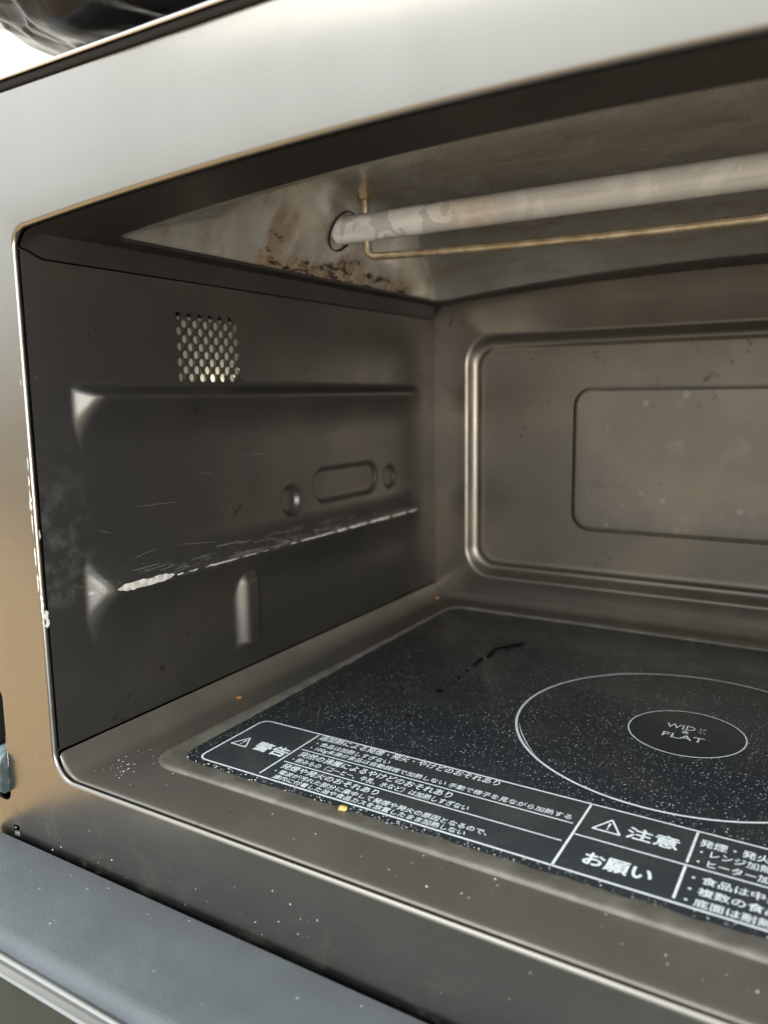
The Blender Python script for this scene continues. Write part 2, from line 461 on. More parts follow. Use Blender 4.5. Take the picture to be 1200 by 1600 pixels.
# dark trim strip above the frame, and the folded steel edge of the top cover
bm = bmesh.new(); box_bm(bm, FX0, FX1, 0.0006, 0.012, 0.2348, 0.2375, 0.0007)
link('top_trim', bm_mesh('top_trim', bm), M['trim'], oven, True)
bm = bmesh.new(); box_bm(bm, FX0 - 0.002, FX1 + 0.002, -0.0002, 0.366, 0.2377, 0.2390, 0.0005)
link('top_cover', bm_mesh('top_cover', bm), M['chrome'], oven, True)
# hinge well behind the slot
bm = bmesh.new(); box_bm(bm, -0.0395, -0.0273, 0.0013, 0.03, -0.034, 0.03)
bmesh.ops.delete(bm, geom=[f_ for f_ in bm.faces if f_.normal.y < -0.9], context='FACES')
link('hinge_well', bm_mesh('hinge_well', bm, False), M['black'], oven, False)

# --- side wall with pressed rails, dimples and rib
def pill(y, z, cy, cz, hl, r):
    dy = max(abs(y - cy) - hl, 0.0); return math.hypot(dy, z - cz) - r
def relief(y, z):
    h = 0.0
    for z0, y1, up_ in ((0.1372, 0.2770, 0.0026), (0.0640, 0.2770, 0.0085)):
        if z > z0: pz = math.exp(-((z - z0) / up_) ** 2)
        else:
            q_ = max(0.0, 1 - (math.hypot(z0 - z, 0.0016) - 0.0016) / 0.0215); pz = q_ * q_ * (0.62 + 0.38 * q_)
        # end cap facing the door, soft where it meets the slope
        q2 = max(0.0, y - 0.0178); cap = 1.02 * q2 * q2 / (q2 + 0.0016); k_ = 0.0032
        hr_ = 0.0070 * pz * (1 - sst(y1 - 0.020, y1 + 0.004, y))
        m_ = max(0.0, k_ - abs(hr_ - cap)) / k_
        h = max(h, max(0.0, min(hr_, cap) - m_ * m_ * k_ * 0.25))
    # vertical rib under the lower rail, its front face steep and lit
    ry = sst(0.0975, 0.1050, y) * (1 - sst(0.1100, 0.1145, y))
    rz = sst(0.0175, 0.0225, z) * (1 - sst(0.050, 0.062, z))
    h = max(h, 0.0050 * ry * rz)
    for cy, cz, hl, r, dpt in ((0.1945, 0.0890, 0.0225, 0.0100, 0.0020), (0.1435, 0.0843, 0.0, 0.0083, 0.0030), (0.2408, 0.0871, 0.0, 0.0078, 0.0021)):
        d_ = pill(y, z, cy, cz, hl, r)
        h -= dpt * (1 - sst(-0.0030, 0.0, d_))
    h += 0.00025 * noise.noise((y * 18, z * 18, 3.1))
    return h
def pan_h(y): return 0.0088   # height of the floor pan's upturned side
VY0, VY1, VZ0, VZ1 = 0.0700, 0.1115, 0.1410, 0.1740
def side_wall(vent):
    st = 0.00075
    def knots(a, b, mids):
        ks = [a] + mids + [b]; out = []
        for p, q in zip(ks[:-1], ks[1:]):
            n = max(1, round((q - p) / st)); out += [p + (q - p) * i / n for i in range(n)]
        return out + [b]
    Y = knots(FY, D, [VY0, VY1]); Z = knots(0.0098, 0.1835, [VZ0, VZ1])
    v = [(relief(y, z), y, pan_h(y) + 0.0007 if j == 0 else (0.1835 + 0.0026 * (1 - sst(0.003, 0.012, y)) if j == len(Z) - 1 else z)) for y in Y for j, z in enumerate(Z)]; nz = len(Z); f = []
    for i in range(len(Y) - 1):
        for j in range(nz - 1):
            if vent and VY0 - 1e-6 <= Y[i] < VY1 - 1e-6 and VZ0 - 1e-6 <= Z[j] < VZ1 - 1e-6: continue
            f.append((i * nz + j, (i + 1) * nz + j, (i + 1) * nz + j + 1, i * nz + j + 1))
    return v, f
v, f = side_wall(True)
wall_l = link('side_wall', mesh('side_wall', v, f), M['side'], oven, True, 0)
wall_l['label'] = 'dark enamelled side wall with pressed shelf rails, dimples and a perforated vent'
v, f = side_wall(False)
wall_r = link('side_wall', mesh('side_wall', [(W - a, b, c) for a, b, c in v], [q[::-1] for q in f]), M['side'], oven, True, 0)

# perforated vent: 54 punched holes
holes = []
for r_ in range(9):
    z = 0.1446 + r_ * 0.00315
    for k in range(6):
        y = 0.0728 + k * 0.0063 + (0.00315 if r_ % 2 else 0.0)
        holes.append([(y + 0.00178 * math.cos(a), z + 0.00178 * math.sin(a)) for a in [i / 16 * 2 * math.pi for i in range(16)]])
ny, nz = round((VY1 - VY0) / 0.00075), round((VZ1 - VZ0) / 0.00075)
border = [(VY0 + (VY1 - VY0) * i / ny, VZ0) for i in range(ny)] + [(VY1, VZ0 + (VZ1 - VZ0) * i / nz) for i in range(nz)] + \
         [(VY1 - (VY1 - VY0) * i / ny, VZ1) for i in range(ny)] + [(VY0, VZ1 - (VZ1 - VZ0) * i / nz) for i in range(nz)]
bm = fill_loops([border] + holes, lambda p: (relief(*p), p[0], p[1]))
for h_ in holes:
    vs = [[bm.verts.new((x, y, z)) for y, z in h_] for x in (0.0, -0.0009)]
    for i in range(16):
        j = (i + 1) % 16; bm.faces.new((vs[0][i], vs[0][j], vs[1][j], vs[1][i]))
vent = link('vent_grille', bm_mesh('vent_grille', bm, False), M['side'], wall_l, False)
# lamp housing behind the holes
bm = bmesh.new(); box_bm(bm, -0.0150, -0.0020, 0.0560, 0.1300, 0.1350, 0.1755)
bmesh.ops.delete(bm, geom=[f_ for f_ in bm.faces if f_.normal.x > 0.9], context='FACES')
link('lamp_housing', bm_mesh('lamp_housing', bm, False), M['dark'], wall_l, False)
bm = bmesh.new(); box_bm(bm, -0.0148, -0.0110, 0.0835, 0.1280, 0.1372, 0.1712, 0.001)
link('lamp_reflector', bm_mesh('lamp_reflector', bm), M['mica'], wall_l, True)
pl = bpy.data.lights.new('oven_lamp', 'POINT'); pl.energy = 0.009; pl.color = (1.0, 0.93, 0.72); pl.shadow_soft_size = 0.002
po = bpy.data.objects.new('oven_lamp', pl); COL.objects.link(po); po.location = (-0.0062, 0.1040, 0.1378)

# --- back wall: stamped field, stepped moulding, cover panel outlined by a groove
def bring(x0, z0, x1, z1, r, dy, archz=0.0):
    P = rrect(x0, x1, z0, z1, r, 10, 40)
    return [(x, D + dy, z + (archz * arch(x) if z > 0.1 else 0.0)) for x, z in P]
o_ = (0.0223, 0.0168, W - 0.0223, 0.1727)
def inset(t_, dy, r):
    return bring(o_[0] + t_, o_[1] + t_, o_[2] - t_, o_[3] - t_, r, dy)
rings = [bring(-0.001, 0.002, W + 0.001, 0.1935, 0.002, 0.0, 0.011), bring(0.006, 0.0085, W - 0.006, 0.186, 0.008, 0.0, 0.004),
         inset(-0.0016, 0.0, 0.0185), inset(-0.0006, -0.0003, 0.0180), inset(0.0006, -0.0001, 0.0174), inset(0.0018, 0.0012, 0.0168), inset(0.0040, 0.0036, 0.0150), inset(0.0062, 0.0050, 0.0134),
         inset(0.0074, 0.0050, 0.0126), inset(0.0086, 0.0042, 0.0118), inset(0.0096, 0.0038, 0.0112), inset(0.0108, 0.0041, 0.0106), inset(0.0130, 0.0042, 0.0100)]
c0 = (0.0925, 0.0516, W - 0.0925, 0.1390)
rings.append(bring(c0[0] - 0.02, c0[1] - 0.01, c0[2] + 0.02, c0[3] + 0.01, 0.014, 0.0042))
rings.append(bring(c0[0], c0[1], c0[2], c0[3], 0.0115, 0.0042))
rings.append(bring(c0[0], c0[1], c0[2], c0[3], 0.0115, 0.0085))
rings.append(bring(c0[0] + 0.0015, c0[1] + 0.0015, c0[2] - 0.0015, c0[3] - 0.0015, 0.0100, 0.0085))
v, f = loft(rings, True)
bw = link('back_wall', mesh('back_wall', v, f), M['back'], oven, True, 50)
rings = [bring(c0[0] + q, c0[1] + q, c0[2] - q, c0[3] - q, 0.0115 - q, y) for q, y in ((0.0012, 0.0085), (0.0012, 0.0045), (0.0016, 0.0041), (0.0030, 0.0040), (0.01, 0.0040))]
v, f = loft(rings, True)
link('cover_panel', mesh('cover_panel', v, f), M['cover'], bw, True, 50)

# --- ceiling: flange round the heater recess
def cring(x0, x1, y0, y1, r, zf):
    return [(x, y, zf(x, y)) for x, y in rrect(x0, x1, y0, y1, r, 6, 150)]
def z_out(x, y):
    e_ = min(x, W - x); a_ = 0.0065; q_ = max(0.0, a_ - e_)
    return 0.1915 - a_ + math.sqrt(max(0.0, a_ * a_ - q_ * q_)) - 0.0026 * sst(0.003, 0.012, y) * sst(0.006, 0.0, e_) + 0.0095 * max(0.0, arch(x))
def z_rim(x, y): return 0.1925 + 0.0105 * max(0.0, 1 - ((x - CX) / (CX - 0.012)) ** 2)
R0 = (0.012, W - 0.012, 0.0300, 0.2850)
rings = [cring(0.0002, W - 0.0002, FY, D - 0.0002, 0.0004, z_out), cring(0.004, W - 0.004, 0.009, D - 0.006, 0.0012, lambda x, y: 0.55 * z_out(x, y) + 0.45 * z_rim(x, y)),
         cring(*R0, 0.006, lambda x, y: z_rim(x, y) - 0.0003), cring(R0[0] + 0.0006, R0[1] - 0.0006, R0[2] + 0.0006, R0[3] - 0.0006, 0.006, lambda x, y: z_rim(x, y) + 0.0008)]
v, f = loft(rings, flip=True)
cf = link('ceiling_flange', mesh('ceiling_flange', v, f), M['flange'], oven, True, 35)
def rec(xi, ya, yb, r, z, k):
    return cring(xi, W - xi, ya, yb, r, lambda x, y: z + 0.0105 * k * max(0.0, 1 - ((x - CX) / (CX - 0.012)) ** 2))
rings = [rec(0.0118, 0.0298, 0.2852, 0.006, 0.1935, 1), rec(0.0130, 0.0335, 0.2825, 0.007, 0.1955, .98), rec(0.0175, 0.0600, 0.2720, 0.010, 0.2035, .9), rec(0.0190, 0.0680, 0.2675, 0.012, 0.2060, .85),
         rec(0.0200, 0.0725, 0.2635, 0.013, 0.2085, .75), rec(0.0240, 0.0800, 0.2500, 0.015, 0.2155, .45), rec(0.0268, 0.0850, 0.2410, 0.015, 0.2205, .25), rec(0.0295, 0.0900, 0.2330, 0.014, 0.2255, .1),
         rec(0.0315, 0.0950, 0.2270, 0.013, 0.2285, .03), rec(0.0345, 0.1020, 0.2210, 0.012, 0.2303, 0), rec(0.040, 0.110, 0.2150, 0.010, 0.2308, 0)]
v, f = loft(rings, True, flip=True)
hr = link('heat_reflector', mesh('heat_reflector', v, f), M['steel'], oven, True, 0)
hr['label'] = 'bare steel reflector recess with burnt brown stains'
# hole for the heater: an uncut black cup, its shade put into the colour
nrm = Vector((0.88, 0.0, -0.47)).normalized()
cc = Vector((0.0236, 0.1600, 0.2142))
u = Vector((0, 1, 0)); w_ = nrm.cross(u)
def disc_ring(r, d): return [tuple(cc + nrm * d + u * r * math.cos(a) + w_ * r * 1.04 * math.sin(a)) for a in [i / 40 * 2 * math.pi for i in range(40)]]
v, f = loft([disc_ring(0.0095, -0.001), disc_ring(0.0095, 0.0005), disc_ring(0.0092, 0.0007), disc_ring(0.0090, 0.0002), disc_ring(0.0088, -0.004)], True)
link('heater_hole_shade', mesh('heater_hole_shade', v, f), M['black'], oven, True, 30)
# heater tube
path = [Vector((0.0215 + (W - 0.043) * i / 40, 0.1600 + 0.0006 * math.sin(i), 0.2145)) for i in range(41)]
path = [Vector((p_.x, 0.160, 0.2145)) for p_ in path]
v, f = sweep(path, 0.0064, 32)
tube = link('heater_tube', mesh('heater_tube', v, f), M['tube'], oven, True, 40)
# guard rod bent down from the recess top
def rod_path():
    P = []
    x0 = 0.0362; xr = 0.0046; zb = 0.2012
    for i in range(6): P.append(Vector((x0 - 0.0010 * (1 - i / 5), 0.162, 0.2306 + (zb + xr - 0.2306) * i / 5)))
    for i in range(1, 8):
        a = i / 8 * math.pi / 2; P.append(Vector((x0 + xr - xr * math.cos(a), 0.162, zb + xr - xr * math.sin(a))))
    for i in range(0, 41):
        x = x0 + xr + (W - 2 * (x0 + xr)) * i / 40
        P.append(Vector((x, 0.162, zb - 0.0030 * (1 - ((x - CX) / (CX - x0 - xr)) ** 2))))
    for i in range(7, 0, -1):
        a = i / 8 * math.pi / 2; P.append(Vector((W - (x0 + xr - xr * math.cos(a)), 0.162, zb + xr - xr * math.sin(a))))
    for i in range(5, -1, -1): P.append(Vector((W - x0, 0.162, 0.2306 + (zb + xr - 0.2306) * i / 5)))
    return P
v, f = sweep(rod_path(), 0.0018, 14)
rod = link('guard_rod', mesh('guard_rod', v, f), M['brass'], oven, True, 60)
for xn in (0.0353, W - 0.0362):
    rings = []
    for r_, z in ((0.0026, 0.2312), (0.0034, 0.2310), (0.0036, 0.2296), (0.0036, 0.2276), (0.0027, 0.2270)):
        rings.append([(xn + r_ * math.cos(a), 0.162 + r_ * math.sin(a), z) for a in [k / 6 * 2 * math.pi + 0.3 for k in range(6)]])
    v, f = loft(rings, True)
    link('rod_nut', mesh('rod_nut', v, f), M['brass'], rod, False)

# --- floor pan
def pan_z(x, y):
    a = max(0.0, 1 - min(x, W - x) / 0.0105); b = max(0.0, 1 - (D - y) / 0.0080)
    z = max(pan_h(y) * a ** (3.4 - 0.8 * sst(0.003, 0.03, y)), 0.0050 * b ** 2.2)
    if x > 0.0243 and x < W - 0.0243 and y > 0.0303 and y < 0.2772: z = -0.002
    return z
def pan_knots(a, b, fine, mids):
    out = [a + q for q in fine] + mids + [b - q for q in reversed(fine)]; return out
PX = pan_knots(0.0001, W - 0.0001, [0, .0004, .0009, .0015, .0022, .003, .004, .0052, .0066, .0082, .0100, .0125], [0.018, 0.0240, 0.0245, 0.08, CX, W - 0.08, W - 0.0245, W - 0.0240, W - 0.018])
PY = [FY, FY + .0002, FY + .0007, FY + .0013, FY + .0021, .006, .010, .02, 0.0300, 0.0305, 0.08, 0.15, 0.2, 0.2770, 0.2775, 0.285, 0.290, 0.2925, 0.2945, 0.296, 0.2972, 0.2982, 0.299, D - 0.0003]
DROP = {0: 0.0017, 1: 0.0010, 2: 0.0004, 3: 0.0001}
v = [(x, y, pan_z(x, y) - DROP.get(j, 0.0)) for j, y in enumerate(PY) for x in PX]
nx = len(PX)
f = [(j * nx + i, j * nx + i + 1, (j + 1) * nx + i + 1, (j + 1) * nx + i) for j in range(len(PY) - 1) for i in range(nx - 1)]
pan = link('floor_pan', mesh('floor_pan', v, f), M['pan'], oven, True, 50)
# ceramic plate let into the floor
G = (0.0239, W - 0.0239, 0.0299, 0.2776)
rings = [[(x, y, z) for x, y in rrect(G[0] + q, G[1] - q, G[2] + q, G[3] - q, 0.008 - q, 8, 12)] for q, z in ((0, -0.004), (0, -0.0006), (0.0004, -0.0002), (0.0010, 0.0))]
v, f = loft(rings, True)
plate = link('ceramic_plate', mesh('ceramic_plate', v, f), M['glass'], oven, True, 30)
plate['label'] = 'black speckled ceramic floor plate with white printed rings and warnings'
# sealant bead, broad in front, thinning towards the back
def sring(t_, z, jit=0.0):
    P = []
    for i, (x, y) in enumerate(rrect(0.0, 1.0, 0.0, 1.0, 0.035, 10, 60)):
        back = sst(0.05, 0.95, y)
        xo = 0.0200 + 0.0026 * back; xi = 0.0268 - 0.0024 * back
        yo = 0.0248; yi = 0.0338
        bo = 0.2786; bi = 0.2770
        lx0 = xo + (xi - xo) * t_; lx1 = W - lx0
        ly0 = yo + (yi - yo) * t_; ly1 = bo + (bi - bo) * t_
        px = lx0 + (lx1 - lx0) * x; py = ly0 + (ly1 - ly0) * y
        if jit:
            px += jit * noise.noise((px * 260, py * 260, 1.0)) * (1 if x < .5 else -1) * (1 if (x < .02 or x > .98) else 0)
            py += jit * (noise.noise((px * 260, py * 260, 5.0)) + 0.6 * noise.noise((px * 900, py * 900, 5.0))) * (1 if y < .02 else 0)
        P.append((px, py, z))
    return P
rings = [sring(0, -0.0002), sring(0.03, 0.0006), sring(0.10, 0.0011), sring(0.22, 0.0012), sring(0.55, 0.0009), sring(0.85, 0.00045, 0.0006), sring(1.0, 0.00005, 0.0011)]
v, f = loft(rings)
link('sealant_bead', mesh('sealant_bead', v, f), M['seal'], oven, True, 70)

# --- print on the plate
ZP = 0.00022
def flat_poly(name, pts, mat, z=ZP, parent=plate):
    return link(name, mesh(name, [(x, y, z) for x, y in pts], [tuple(range(len(pts)))]), mat, parent, False)
# label ground: no speckles under the text
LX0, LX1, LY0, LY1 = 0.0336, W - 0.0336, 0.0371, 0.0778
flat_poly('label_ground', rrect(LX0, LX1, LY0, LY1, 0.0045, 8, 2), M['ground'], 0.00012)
def ring_mesh(outer, inner, z=ZP):
    return loft([[(x, y, z) for x, y in outer], [(x, y, z) for x, y in inner]])
lw = 0.0008
v, f = ring_mesh(rrect(LX0, LX1, LY0, LY1, 0.0045, 8, 2), rrect(LX0 + lw, LX1 - lw, LY0 + lw, LY1 - lw, 0.0045 - lw, 8, 2))
link('label_border', mesh('label_border', v, f), M['print'], plate, False)
def bar(x0, y0, x1, y1, w):
    d = Vector((x1 - x0, y1 - y0)).normalized(); n = Vector((-d.y, d.x)) * w / 2
    flat_poly('divider_line', [(x0 + n.x, y0 + n.y), (x0 - n.x, y0 - n.y), (x1 - n.x, y1 - n.y), (x1 + n.x, y1 + n.y)], M['print'])
bar(0.0631, 0.0393, 0.0631, 0.0764, 0.0007)
bar(0.0648, 0.0626, 0.1727, 0.0626, 0.0006)
bar(0.0650, 0.0513, 0.1727, 0.0513, 0.0006)
bar(0.1744, LY0 + 0.0004, 0.1744, LY1 - 0.0004, 0.0008)
bar(0.2080, 0.0584, 0.2080, LY1 - 0.0010, 0.0008)
bar(0.2080, 0.0394, 0.2080, 0.0564, 0.0008)
bar(0.1750, 0.0570, LX1 - 0.0005, 0.0570, 0.0007)
def circle(cx, cy, r, n=160): return [(cx + r * math.cos(a), cy + r * math.sin(a)) for a in [i / n * 2 * math.pi for i in range(n)]]
PC = (0.1908, 0.1510)
for r_, w in ((0.0674, 0.00105), (0.0222, 0.0006)):
    v, f = ring_mesh(circle(*PC, r_ + w / 2), circle(*PC, r_ - w / 2))
    link('printed_ring', mesh('printed_ring', v, f), M['print'], plate, False)
# misprinted ghost arcs beside the large ring
for a0, a1, dr in ((200, 228, -0.0016), (118, 134, 0.0013)):
    o1 = []; i1 = []
    for i in range(25):
        a = math.radians(a0 + (a1 - a0) * i / 24); w = 0.0004 * math.sin(math.pi * (i + 0.6) / 25.2)
        k = 0.0674 + dr * math.sin(math.pi * (0.25 + 0.6 * i / 24))
        o1.append((PC[0] + (k + w / 2) * math.cos(a), PC[1] + (k + w / 2) * math.sin(a))); i1.append((PC[0] + (k - w / 2) * math.cos(a), PC[1] + (k - w / 2) * math.sin(a)))
    flat_poly('ghost_arc', o1 + i1[::-1], M['print'])

def text(body, x0, x1, yc, h, bold=0.02, name='printed_text'):
    c = bpy.data.curves.new('t', 'FONT'); c.body = body; c.resolution_u = 3
    o = bpy.data.objects.new('t', c); COL.objects.link(o)
    dg = bpy.context.evaluated_depsgraph_get()
    me = bpy.data.meshes.new_from_object(o.evaluated_get(dg))
    bpy.data.objects.remove(o); bpy.data.curves.remove(c)
    xs = [v.co.x for v in me.vertices]; ys = [v.co.y for v in me.vertices]
    sx = (x1 - x0) / (max(xs) - min(xs)); sy = h / (max(ys) - min(ys))
    mx = min(xs); my = (min(ys) + max(ys)) / 2
    base = [(x0 + (v.co.x - mx) * sx, yc + (v.co.y - my) * sy) for v in me.vertices]
    polys = [tuple(p.vertices) for p in me.polygons]
    bpy.data.meshes.remove(me)
    V = []; F = []; b = bold * sy                          # a heavier weight: the glyphs laid over themselves, each a hair higher
    for k, (dx, dy) in enumerate(((0, 0), (b, b * .5), (-b, -b * .5), (b * .5, -b), (-b * .5, b)) if bold > 0.003 else ((0, 0),)):
        n0 = len(V)
        V += [(x + dx, y + dy, ZP + 0.000012 * k) for x, y in base]
        F += [tuple(n0 + i for i in p) for p in polys]
    return link(name, mesh(name, V, F), M['print'], plate, False)
text('警告', 0.0467, 0.0622, 0.0568, 0.0072, 0.026)
text('過加熱による発煙・発火・やけどのおそれあり', 0.0650, 0.1423, 0.0750, 0.0040, 0.014)
text('・食品は加熱しすぎない', 0.0668, 0.1004, 0.0698, 0.0035, 0.010)
text('・100g未満の食品は自動調理で加熱しない 手動で様子を見ながら加熱する', 0.0668, 0.1713, 0.0655, 0.0037, 0.010)
text('突然の沸騰によるやけどのおそれあり', 0.0668, 0.1314, 0.0592, 0.0042, 0.014)
text('・飲みもの（コーヒー、牛乳、水など）は加熱しすぎない', 0.0668, 0.1400, 0.0543, 0.0036, 0.010)
text('発煙や発火のおそれあり', 0.0668, 0.1085, 0.0482, 0.0038, 0.014)
text('・電波が汚れた部分に集中して発煙や発火の原因となるので、', 0.0668, 0.1515, 0.0437, 0.0031, 0.010)
text('庫内に付着した油や食品カスを放置したまま加熱しない', 0.0692, 0.1454, 0.0401, 0.0030, 0.010)
text('注意', 0.1890, 0.2042, 0.0664, 0.0068, 0.026)
text('お願い', 0.1814, 0.2008, 0.0462, 0.0066, 0.026)
text('発煙・発火・やけど', 0.2096, 0.2448, 0.0712, 0.0042, 0.018)
text('・レンジ加熱など', 0.2104, 0.2370, 0.0660, 0.0038, 0.014)
text('・ヒーター加熱後', 0.2104, 0.2370, 0.0605, 0.0038, 0.014)
text('・食品は中央に', 0.2106, 0.2376, 0.0517, 0.0038, 0.014)
text('・複数の食品を', 0.2106, 0.2376, 0.0459, 0.0038, 0.014)
text('・底面は耐熱ガラ', 0.2106, 0.2400, 0.0404, 0.0036, 0.014)
def warning_triangle(x0, x1, y0, y1):
    def tri(k):
        cx, cy = (x0 + x1) / 2, y0 + (y1 - y0) * 0.36
        base = [(x0, y0), (x1, y0), ((x0 + x1) / 2, y1)]; P = []
        base = [Vector((cx + (x - cx) * k, cy + (y - cy) * k)) for x, y in base]
        for i in range(3):
            a, b, c = base[i - 1], base[i], base[(i + 1) % 3]
            p0 = b + (a - b).normalized() * 0.0010 * k; p1 = b + (c - b).normalized() * 0.0010 * k
            for s in range(6):
                q = s / 5; P.append(tuple(p0.lerp(b, q).lerp(b.lerp(p1, q), q)))
        return P
    v, f = ring_mesh(tri(1.0), tri(0.74)); link('warning_triangle', mesh('warning_triangle', v, f), M['print'], plate, False)
    xc = (x0 + x1) / 2; h = y1 - y0
    flat_poly('exclamation_mark', [(xc - 0.00022, y0 + h * 0.33), (xc + 0.00022, y0 + h * 0.33), (xc + 0.00042, y0 + h * 0.66), (xc - 0.00042, y0 + h * 0.66)], M['print'])
    flat_poly('exclamation_dot', circle(xc, y0 + h * 0.23, 0.0004, 10), M['print'])
warning_triangle(0.0362, 0.0447, 0.0530, 0.0612)
warning_triangle(0.1782, 0.1880, 0.0626, 0.0714)
text('WID', 0.1823, 0.1935, 0.1556, 0.0043, 0.006)
text('&', 0.1891, 0.1919, 0.1512, 0.0027, 0.006)
text('FLAT', 0.1826, 0.1984, 0.1459, 0.0043, 0.006)
# what is left of the worn E
for x0, x1, y0, y1 in ((0.1950, 0.1956, 0.1568, 0.1577), (0.1962, 0.1976, 0.1569, 0.1575), (0.1951, 0.1957, 0.1549, 0.1556), (0.1960, 0.1968, 0.1552, 0.1556), (0.1952, 0.1963, 0.1531, 0.1536), (0.1970, 0.1977, 0.1531, 0.1537)):
    flat_poly('worn_letter_fragment', [(x0, y0), (x1, y0 + 0.0001), (x1 - 0.0001, y1), (x0 + 0.0001, y1)], M['print'])

# --- dried sauce drips on the plate
def splat(name, cx, cy, rx, ry, ang, seed, mat, parent, z0=0.0002, hgt=0.0005):
    n = 22; ca, sa = math.cos(ang), math.sin(ang); rings = []
    for k, hh in ((1.0, 0.0), (0.8, 0.7), (0.45, 1.0)):
        P = []
        for i in range(n):
            a = 2 * math.pi * i / n
            q = 1 + 0.45 * noise.noise((math.cos(a) * 1.3 + seed * 3.7, math.sin(a) * 1.3, seed * 1.9))
            x = rx * q * k * math.cos(a); y = ry * q * k * math.sin(a)
            P.append((cx + x * ca - y * sa, cy + x * sa + y * ca, z0 + hgt * hh))
        rings.append(P)
    v, f = loft(rings, True)
    return link(name, mesh(name, v, f), mat, parent, True, 0)
for i, (cx, cy, rx, ry, an) in enumerate(((0.0828, 0.2060, 0.0017, 0.0085, 0.1), (0.0855, 0.2170, 0.0020, 0.0055, -0.4), (0.0822, 0.1910, 0.0011, 0.0055, 0.15), (0.0826, 0.1845, 0.0008, 0.0026, 0.0),
        (0.0830, 0.1735, 0.0008, 0.0020, 0.1), (0.0836, 0.1640, 0.0007, 0.0018, 0), (0.0845, 0.1565, 0.0006, 0.0012, 0), (0.0838, 0.1432, 0.0017, 0.0024, 0.2), (0.0850, 0.1105, 0.0011, 0.0012, 0), (0.0895, 0.2245, 0.0014, 0.0040, -0.6))):
    splat('sauce_drip', cx, cy, rx, ry, an, i + 1.3, M['sauce'], plate)

# --- paint chips on the lower rail and the frame edge
def strip_on_wall(y0, y1, zc, w, seed, name='paint_chip', mat='chip', slope=0.0):
    n = max(6, int((y1 - y0) / 0.0006)); a = []; b = []
    for i in range(n + 1):
        q = i / n; y = y0 + (y1 - y0) * q
        env = min(1.0, 6 * q, 6 * (1 - q)) ** 0.7
        ww = w * env * (0.85 + 0.4 * abs(noise.noise((y * 500, seed, 0.3))))
        zz = zc + slope * q + min(0.0003, w) * noise.noise((y * 450, seed, 7.0))
        a.append((relief(y, zz + ww) + 0.00018, y, zz + ww)); b.append((relief(y, zz - ww) + 0.00018, y, zz - ww))
    mid = [((p[0] + q[0]) / 2 if False else relief(p[1], (p[2] + q[2]) / 2) + 0.00022, p[1], (p[2] + q[2]) / 2) for p, q in zip(a, b)]
    k = n + 1; f = [(i, i + 1, k + i + 1, k + i) for i in range(n)] + [(k + i, k + i + 1, 2 * k + i + 1, 2 * k + i) for i in range(n)]
    return link(name, mesh(name, a + mid + b, f), M[mat], wall_l, True, 0)
for i, (y0, y1, w) in enumerate(((0.0275, 0.0565, 0.0015), (0.0575, 0.0615, 0.0003), (0.064, 0.070, 0.0002), (0.074, 0.096, 0.0003), (0.0975, 0.108, 0.0002), (0.112, 0.116, 0.00015), (0.133, 0.138, 0.0003), (0.1410, 0.1720, 0.00035), (0.1730, 0.1830, 0.0007), (0.1840, 0.2040, 0.0006), (0.2050, 0.2290, 0.0007), (0.2310, 0.2480, 0.0006), (0.2500, 0.2700, 0.0005))):
    strip_on_wall(y0, y1, 0.0646 + (0.0003 if i == 0 else 0), w, i * 1.7 + 0.4)
# fine scratches left by trays
for i in range(9):
    y0 = random.uniform(0.02, 0.16); z = random.uniform(0.069, 0.112); L = random.uniform(0.006, 0.03)
    strip_on_wall(y0, y0 + L, z, 0.00005, i * 2.3, 'scratch', 'scratch', random.uniform(-0.003, 0.003))
for i in range(22):
    y0 = random.uniform(0.03, 0.18); L = random.uniform(0.006, 0.022)
    strip_on_wall(y0, y0 + L, random.uniform(0.0655, 0.0715), 0.00006, i * 3.1, 'scratch', 'scratch', random.uniform(-0.0008, 0.0008))
# chips along the rolled lip of the frame
def lip_pt(z, s):
    """point on the rolled lip at height z, s in metres from the face edge inwards"""
    if s < 0: return (-LR + s, -0.00012, z)
    a = min(s / LR, math.pi / 2); return (-LR + (LR + 0.00012) * math.sin(a), LR - (LR + 0.00012) * math.cos(a) + max(0.0, s - LR * math.pi / 2), z)
def lip_chip(z0, z1, s0, w, seed):
    n = max(8, int((z1 - z0) / 0.0004)); v = []
    for i in range(n + 1):
        q = i / n; z = z0 + (z1 - z0) * q; env = min(1, 5 * q, 5 * (1 - q)) ** .6
        wa = w * env * (0.4 + 1.4 * abs(noise.noise((z * 500, seed, 0.2)))); wb = w * env * (0.4 + 1.2 * abs(noise.noise((z * 600, seed, 4.2))))
        for s in (s0 - wa, s0, s0 + wb): v.append(lip_pt(z, s))
    f = []
    for i in range(n):
        for j in range(2): f.append((i * 3 + j, i * 3 + j + 1, i * 3 + j + 4, i * 3 + j + 3))
    link('paint_chip', mesh('paint_chip', v, f), M['chip'], frame, True, 0)
for i, c in enumerate(((0.112, 0.117, 0.0002, 0.0003), (0.1065, 0.1105, 0.0001, 0.0004), (0.098, 0.106, 0.0, 0.0006), (0.090, 0.0975, 0.0001, 0.0005), (0.088, 0.0915, 0.0022, 0.0004), (0.078, 0.0855, 0.0002, 0.0004), (0.069, 0.076, 0.0004, 0.0004), (0.0595, 0.069, 0.0012, 0.0006), (0.056, 0.0625, 0.0024, 0.0013), (0.141, 0.143, 0.0001, 0.0002))):
    lip_chip(*c, i * 1.3)
